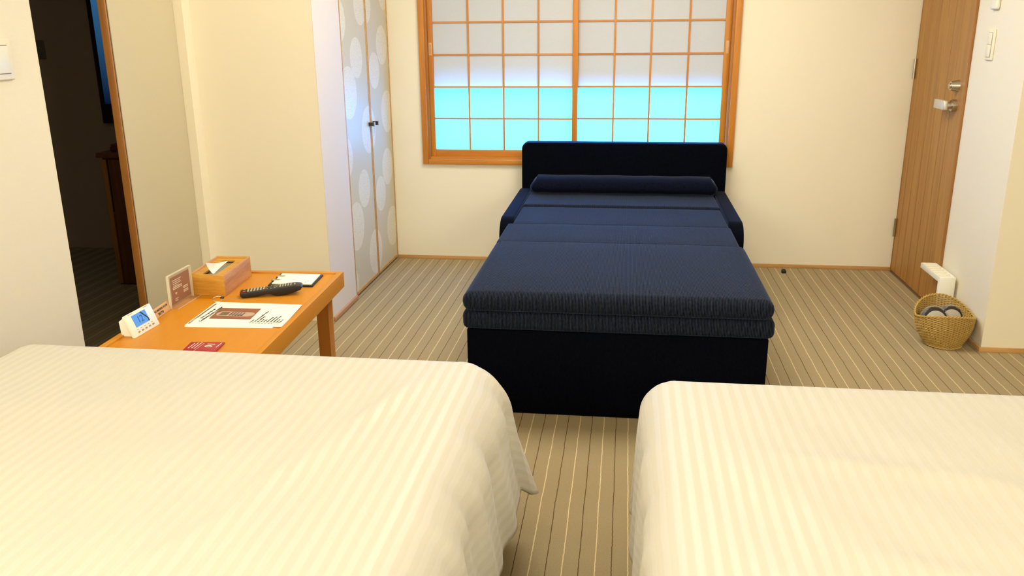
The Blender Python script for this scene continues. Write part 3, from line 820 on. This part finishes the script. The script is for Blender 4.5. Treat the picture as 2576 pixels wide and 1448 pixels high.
b = MB(); b.prism([(-1.416, ZS), (-1.462, ZS), (-1.466, ZS+0.045), (-1.447, ZS+0.060)], 1, 2.196, 2.305, bev=0.002)
b.done('stand', M['white_plastic'], x, True)

# name plate
x = thing('smoking_sign', (-1.45, 2.41, ZS), 'small pale wooden no smoking sign between clock and acrylic stand', 'sign')
tilt = Matrix.Translation((-1.444, 2.405, ZS+0.0006)) @ Matrix.Rotation(math.radians(4.5), 4, 'Z') @ Matrix.Rotation(math.radians(-20), 4, 'Y')
MB().box(-0.004, 0.0, -0.052, 0.052, 0.0, 0.031, bev=0.0006, mat=tilt).done('plate', M['plate_wood'], x, True); pl = x.children[0]
R3 = tilt.to_3x3()
text('NO SMOKING ROOM', 0.0095, tilt @ Vector((0.0003, -0.046, 0.018)), R3 @ Vector((0, 1, 0)), R3 @ Vector((0, 0, 1)), M['print_black'], pl, bold=0.0002, width=0.95)
text('禁煙 客室', 0.0085, tilt @ Vector((0.0003, -0.030, 0.006)), R3 @ Vector((0, 1, 0)), R3 @ Vector((0, 0, 1)), M['print_black'], pl, bold=0.0002)
MB().prism([(-0.0185+0.0, 0.0), (-0.004, 0.0), (-0.0085, 0.012)], 1, -0.03, 0.03, mat=Matrix.Translation((-1.4445, 2.405, ZS)) @ Matrix.Rotation(math.radians(4.5), 4, 'Z')).done('foot', M['plate_wood'], x, True, False)

# acrylic stand with brown card
x = thing('acrylic_stand', (-1.445, 2.53, ZS), 'clear acrylic stand holding a brown information card', 'sign')
b = MB(); b.box(-1.4535, -1.4515, 2.458, 2.603, ZS+0.001, ZS+0.108, bev=0.0006)
b.box(-1.4465, -1.4445, 2.458, 2.603, ZS+0.003, ZS+0.108, bev=0.0006)
b.done('upright', M['acrylic'], x, True)
b = MB(); b.box(-1.4535, -1.424, 2.458, 2.609, ZS, ZS+0.002, bev=0.0006); b.done('foot', M['acrylic'], x, True)
b = MB()
b.box(-1.4537, -1.4443, 2.4568, 2.4582, ZS+0.0005, ZS+0.1085); b.box(-1.4537, -1.4443, 2.6028, 2.6042, ZS+0.0005, ZS+0.1085)
b.box(-1.4537, -1.4443, 2.4568, 2.6042, ZS+0.1082, ZS+0.1096); b.box(-1.4242, -1.4228, 2.458, 2.609, ZS+0.0004, ZS+0.0024)
b.done('edge', M['acrylic_edge'], x, True, False)
MB().box(-1.4500, -1.4488, 2.474, 2.594, ZS+0.010, ZS+0.098).done('card', M['card_brown'], x, True, False)
def crd(y0, y1, z0, z1, m='print_white', n='printed_box'):
    MB().box(-1.4487, -1.4484, y0, y1, ZS+z0, ZS+z1).done(n, M[m], x, True, False)
crd(2.484, 2.540, 0.056, 0.064); crd(2.549, 2.578, 0.044, 0.052); crd(2.549, 2.578, 0.031, 0.039)
YY, ZZ = (0, 1, 0), (0, 0, 1)
def onto(m):
    def f(b, p, q, c): b.box(-1.4483, -1.4480, p, q, ZS+c-0.0012, ZS+c+0.0012)
    return f
dashes(x, [(2.486, 2.540, 0.086), (2.486, 2.532, 0.080), (2.486, 2.538, 0.074), (2.486, 2.520, 0.068), (2.490, 2.512, 0.024), (2.490, 2.508, 0.018)], onto(0))
for (a, c, z) in ((2.487, 2.537, 0.060), (2.552, 2.575, 0.048), (2.552, 2.575, 0.035)):
    MB().box(-1.4483, -1.4480, a, c, ZS+z-0.0012, ZS+z+0.0012).done('printed_line', M['card_brown'], x, True, False)
b = MB()       # little signal arcs
for r_ in (0.002, 0.005, 0.008):
    b.tube([(-1.4480, 2.500+r_*math.sin(t_), ZS+0.036+r_*math.cos(t_)) for t_ in (-0.8, -0.4, 0, 0.4, 0.8)], 0.0008, 5)
b.done('signal_symbol', M['print_white'], x, True)

# ================================================================== BEDS
def duvet(name, x0, x1, y0, y1, zt, r, L, prof, folds, label, seed):
    """quilt laid over a bed: flat middle, rounded shoulder and a hanging skirt with folds.
    prof(side, d) -> (out, drop);  x0..x1, y0..y1 is the flat middle"""
    rnd = np.random.RandomState(seed)
    step = 0.016
    xs = np.linspace(x0, x1, int((x1-x0)/step)+1); ys = np.linspace(y0, y1, int((y1-y0)/step)+1)
    verts = []; uvs = []; faces = []
    def topz(x, y):
        fx = min(x-x0, x1-x)/(x1-x0); fy = min(y-y0, y1-y)/(y1-y0)
        dome = 0.010*min(1, max(0, min(fx, fy))*5)
        wv = 0.0022*math.sin(x*13+y*4+seed)+0.0016*math.sin(y*19-x*6+1.3*seed)+0.0016*math.sin(x*31+y*17)
        edge = min(1, 12*max(0, min(fx, fy)))
        cr = 0.0
        for (cx, cy, dx, dy, ln, am, wd) in folds.get('top', []):
            s = (x-cx)*dx+(y-cy)*dy; t_ = -(x-cx)*dy+(y-cy)*dx
            t_ += 0.02*math.sin(s*9+cx*7)
            cr += am*math.exp(-(t_/wd)**2)*math.exp(-(s/ln)**4)
        return zt+dome+(wv+cr)*edge
    idx = {}
    for j, y in enumerate(ys):
        for i, x in enumerate(xs):
            idx[i, j] = len(verts); verts.append((x, y, topz(x, y))); uvs.append((x, y))
    nx, ny = len(xs), len(ys)
    for j in range(ny-1):
        for i in range(nx-1): faces.append((idx[i, j], idx[i+1, j], idx[i+1, j+1], idx[i, j+1]))
    # perimeter rays
    rays = []
    for j in range(ny): rays.append((idx[nx-1, j], 0.0, 'R', ys[j]))
    K = 26
    for k in range(1, K): rays.append((idx[nx-1, ny-1], k/K*PI/2, 'RF', k/K))
    for i in range(nx-1, -1, -1): rays.append((idx[i, ny-1], PI/2, 'F', xs[i]))
    for k in range(1, K): rays.append((idx[0, ny-1], PI/2+k/K*PI/2, 'LF', k/K))
    for j in range(ny-1, -1, -1): rays.append((idx[0, j], PI, 'L', ys[j]))
    nd = int(L/0.012)+1; ds = np.linspace(0, L, nd)[1:]
    prev = None
    for (vi, phi, side, par) in rays:
        c, s = math.cos(phi), math.sin(phi); bx_, by_, bz_ = verts[vi]
        col = [vi]
        for d in ds:
            out, drop = prof(side, par, d)
            h = max(0, min(1, drop/0.14)); lat = 0.0
            if side in ('R', 'L'): p = par
            elif side == 'F': p = 20+par
            else: p = par*0.55+(y1 if side[0] == 'R' else 5)
            A = folds['amp'][side]
            if side in ('RF', 'LF'):
                f = A*(math.sin(par*PI*3.2+0.6+d*2)+0.5*math.sin(par*PI*7+1.2+d*5))*h
            else:
                ph = p*2*PI
                f = A*(math.sin(ph/0.21+3.1*math.sin(p*2.3)+d*3)+0.6*math.sin(ph/0.115+1.7+2*math.sin(p*5)-d*6)+0.3*math.sin(ph/0.06+d*9)*(1-0.8*min(1, d/L)))*h*(1-0.45*max(0, d/L-0.6))
            o_ = out+f
            verts.append((bx_+c*o_-s*f*0.3, by_+s*o_+c*f*0.3, bz_-drop))
            uvs.append((bx_+c*d, by_+s*d)); col.append(len(verts)-1)
        if prev is not None:
            pc = prev
            for q in range(len(col)-1):
                a, b_, c_, d_ = pc[q], pc[q+1], col[q+1], col[q]
                if a == d_: faces.append((a, b_, c_))
                else: faces.append((a, b_, c_, d_))
        prev = col
    me = bpy.data.meshes.new(name)
    ox, oy = (x0+x1)/2, (y0+y1)/2
    me.from_pydata([(v[0]-ox, v[1]-oy, v[2]-zt) for v in verts], [], faces)
    uvl = me.uv_layers.new(name='cloth')
    li = np.empty(len(me.loops), dtype=np.int32); me.loops.foreach_get('vertex_index', li)
    uvl.data.foreach_set('uv', np.array(uvs, dtype=np.float32)[li].ravel())
    bm = bmesh.new(); bm.from_mesh(me); bmesh.ops.recalc_face_normals(bm, faces=bm.faces[:])
    if sum(f.normal.z for f in bm.faces) < 0: bmesh.ops.reverse_faces(bm, faces=bm.faces[:])
    bm.to_mesh(me); bm.free()
    for p in me.polygons: p.use_smooth = True
    o = bpy.data.objects.new(name, me); COL.objects.link(o); o.location = (ox, oy, zt)
    me.materials.append(M['sateen'])
    sm = o.modifiers.new('thick', 'SOLIDIFY'); sm.thickness = 0.012; sm.offset = -1
    tag(o, label, 'duvet')
    return o

def bed(name, x0, x1, y0, y1, zt, label):
    t = thing(name, ((x0+x1)/2, (y0+y1)/2, 0), label, 'bed')
    MB().box(x0, x1, y0, y1, 0.24, zt, bev=0.04, seg=4).done('mattress', M['mattress'], t, True)
    MB().box(x0+0.02, x1-0.02, y0+0.02, y1-0.02, 0.09, 0.2395, bev=0.01).done('bed_base', M['bed_base'], t, True)
    for cx in (x0+0.1, x1-0.1):
        for cy in (y0+0.12, y1-0.12):
            MB().cone((cx, cy, 0.0), (cx, cy, 0.0895), 0.022, 0.028).done('leg', M['bed_base'], t, True)
    return t
bed('single_bed', -1.60, -0.36, -0.55, 1.95, 0.515, 'left bed near camera, mattress hidden under a striped white duvet')
bed('single_bed', 0.12, 1.42, -0.55, 1.88, 0.515, 'right bed near camera, mattress hidden under a smooth white duvet')

def prof_left(side, par, d):
    rr = 0.135 if side == 'R' else 0.085
    if side == 'RF': rr = 0.135+(0.095-0.135)*par
    if side == 'LF': rr = 0.085
    q = rr*PI/2
    if side == 'RF': d = d*(1+0.17*math.sin(PI*par)**0.6)
    kr = 0.09+0.08*min(1, max(0, (par-1.1)/0.8))
    if d < q: out, drop = rr*math.sin(d/rr), rr*(1-math.cos(d/rr))
    else:
        k = {'R': kr, 'RF': 0.17+0.20*math.sin(PI*min(1, par*1.2))**0.7, 'F': 0.06, 'LF': 0.1, 'L': 0.05}[side]
        e = d-q; drop = rr+e/math.sqrt(1+k*k); out = rr+k*e/math.sqrt(1+k*k)
    return out, drop
duvet('striped_duvet', -1.565, -0.405, -0.60, 1.945, 0.555, 0.12, 0.42, prof_left,
      {'amp': {'R': 0.0085, 'RF': 0.009, 'F': 0.004, 'LF': 0.006, 'L': 0.004},
       'top': [(-0.56, 1.55, 0.35, 0.94, 0.30, 0.007, 0.022), (-0.66, 1.25, 0.25, 0.97, 0.25, 0.007, 0.020), (-0.52, 1.15, 0.2, 0.98, 0.30, 0.0045, 0.018),
               (-0.50, 1.72, 0.5, 0.87, 0.18, 0.007, 0.02), (-0.75, 0.95, 0.3, 0.95, 0.25, 0.004, 0.025), (-0.60, 0.90, 0.2, 0.98, 0.3, 0.0045, 0.018)]},
      'white striped duvet on left bed, its far corner hanging crumpled', 1)
def prof_right(side, par, d):
    rr = 0.085 if side in ('L', 'LF') else 0.08
    q = rr*PI/2
    if d < q: out, drop = rr*math.sin(d/rr), rr*(1-math.cos(d/rr))
    else:
        k = {'R': 0.05, 'RF': 0.05, 'F': 0.05, 'LF': 0.06, 'L': 0.04}[side]
        e = d-q; drop = rr+e/math.sqrt(1+k*k); out = rr+k*e/math.sqrt(1+k*k)
    return out, drop
duvet('striped_duvet', 0.137, 1.40, -0.60, 1.880, 0.556, 0.09, 0.42, prof_right,
      {'amp': {'R': 0.004, 'RF': 0.004, 'F': 0.003, 'LF': 0.006, 'L': 0.005},
       'top': [(0.55, 1.48, 0.95, -0.3, 0.25, 0.006, 0.03), (0.62, 1.12, 0.9, -0.42, 0.22, 0.007, 0.028), (0.85, 1.20, 0.97, -0.2, 0.2, 0.006, 0.03), (0.30, 1.2, 0.3, 0.9, 0.2, 0.004, 0.03)]},
      'smooth white striped duvet covering right bed', 5)

# ================================================================== RIGHT CORNER THINGS
# white rack against the wall, behind the basket
rk = thing('shoe_rack', (1.51, 4.17, 0), 'white plastic slotted rack standing against right wall behind the wicker basket', 'rack')
RX0, RX1 = 1.471, 1.5440
MB().box(RX0, RX1, 4.035, 4.057, 0.0, 0.237, bev=0.003).done('front_panel', M['white_plastic'], rk, True)
for a, c in ((RX0, RX0+0.006), (RX1-0.006, RX1)):
    MB().box(a, c, 4.0575, 4.305, 0.2120, 0.237, bev=0.001).done('rail', M['white_plastic'], rk, True)
MB().box(RX0+0.006, RX1-0.006, 4.0575, 4.298, 0.2150, 0.2310).done('tray', M['ivory_plastic'], rk, True, False)
for k in range(5):
    y = 4.098+k*0.0400
    MB().box(RX0+0.0065, RX1-0.0065, y, y+0.006, 0.2312, 0.2365, bev=0.0008).done('divider', M['white_plastic'], rk, True)
MB().box(RX0+0.006, RX1-0.006, 4.2985, 4.305, 0.2120, 0.237).done('end_rail', M['white_plastic'], rk, True, False)

# wicker basket
BX, BY = 1.424, 3.792
bk = thing('wicker_basket', (BX, BY, 0), 'oval wicker basket of slippers on carpet by the right wall corner', 'basket')
def rim(a):
    # a = 0 at +x; -pi/2 faces the camera
    s = math.sin(a); c = math.cos(a)
    z = 0.128+0.030*max(0.0, -s)**1.5+0.066*max(0, s)**1.3
    return Vector((BX+0.122*c, BY+0.112*s, z))
def wall_pt(a, t):
    s, c = math.sin(a), math.cos(a); top_ = rim(a)
    bx0, by0 = BX+0.002+0.072*c, BY-0.014+0.072*s
    f = t**0.85
    bulge = 0.010*math.sin(PI*t)
    return Vector((bx0+(top_.x-bx0)*f+c*bulge, by0+(top_.y-by0)*f+s*bulge, 0.006+(top_.z-0.006)*t))
NS = 56
b = MB()
for k in range(NS):
    a = 2*PI*(k+0.5)/NS
    b.tube([wall_pt(a, t/8) for t in range(9)], 0.0016, 5)
o = b.done('stakes', M['wicker_dark'], bk, True); o['kind'] = 'stuff'
b = MB(); NR = 34
for r_ in range(NR):
    t = 0.02+0.93*r_/(NR-1); pts = []
    for k in range(NS*3):
        a = 2*PI*k/(NS*3); p = wall_pt(a, t)
        off = 0.0024*math.cos(PI*(k/3.0-0.5)+PI*r_)
        pts.append(p+Vector((math.cos(a), math.sin(a), 0))*off)
    b.tube(pts, 0.0024, 5, closed=True)
o = b.done('weave', M['wicker'], bk, True); o['kind'] = 'stuff'
b = MB()
for ph in (0, PI):
    pts = []
    for k in range(160):
        a = 2*PI*k/160; p = rim(a); q = a*26+ph
        pts.append(p+Vector((math.cos(a)*math.cos(q), math.sin(a)*math.cos(q), math.sin(q)))*0.0032)
    b.tube(pts, 0.0031, 6, closed=True)
b.done('rim_braid', M['wicker'], bk, True)
b = MB()
for ph in (0, PI):
    pts = []
    for k in range(120):
        a = 2*PI*k/120; p = wall_pt(a, 0.0); q = a*16+ph
        pts.append(p+Vector((math.cos(a)*(0.003+0.003*math.cos(q)), math.sin(a)*(0.003+0.003*math.cos(q)), 0.003*math.sin(q))))
    b.tube(pts, 0.0034, 6, closed=True)
b.done('foot_braid', M['wicker'], bk, True)
b = MB(); b.cone((BX+0.002, BY-0.014, 0.004), (BX+0.002, BY-0.014, 0.009), 0.069, 0.069, 36); b.done('bottom', M['wicker_dark'], bk, True)

# slippers in clear wrap, standing toe up in the basket
def slipper(at, rz, lean, roll, wd, ht, label):
    t = thing('slipper', at, label, 'slipper', group=None)
    mt = Matrix.Translation(at) @ Matrix.Rotation(rz, 4, 'Z') @ Matrix.Rotation(lean, 4, 'X') @ Matrix.Rotation(roll, 4, 'Y')
    def outline(k, sh=0.0):
        pts = []
        n = 26
        for i in range(n+1):
            a = PI*i/n
            pts.append(((wd*k)*math.cos(a), 0.078+(ht-0.078)*k*max(0.0, math.sin(a))**0.8+sh))
        pts += [(-wd*0.55*k, 0.022), (wd*0.55*k, 0.022)]
        return pts
    MB().prism(outline(0.90), 1, -0.006, 0.0, mat=mt, bev=0.0015).done('sole', M['sole'], t, True)
    MB().prism(outline(1.10), 1, 0.0005, 0.036, mat=mt, bev=0.007, seg=3).done('upper', M['slipper'], t, True, angle=60)
    # crumpled film hugging the toe
    bm = bmesh.new(); n, m_ = 40, 16; g = []
    rr = random.Random(int(wd*10000)+int(ht*999))
    for i in range(n+1):
        a = PI*i/n; row = []
        for j in range(m_+1):
            b_ = j/m_; w_ = math.sin(PI*b_)
            k = 1.06+0.05*w_+rr.uniform(-0.025, 0.025)
            p = Vector((wd*1.05*k*math.cos(a), -0.011+0.044*b_+rr.uniform(-.002, .002), 0.078+(ht-0.072)*k*max(0.0, math.sin(a))**0.8))
            row.append(bm.verts.new(mt @ p))
        g.append(row)
    for i in range(n):
        for j in range(m_): bm.faces.new((g[i][j], g[i+1][j], g[i+1][j+1], g[i][j+1]))
    q = MB(); q.bm.free(); q.bm = bm
    q.done('plastic_wrap', M['wrap'], t, True, angle=25)
    return t
slipper((1.402, 3.746, 0.012), math.radians(4), math.radians(-17), math.radians(-9), 0.054, 0.156, 'wrapped dark slipper with pale sole, left one in the basket')
slipper((1.456, 3.812, 0.012), math.radians(6), math.radians(-12), math.radians(10), 0.050, 0.143, 'wrapped dark slipper, right one in the basket')
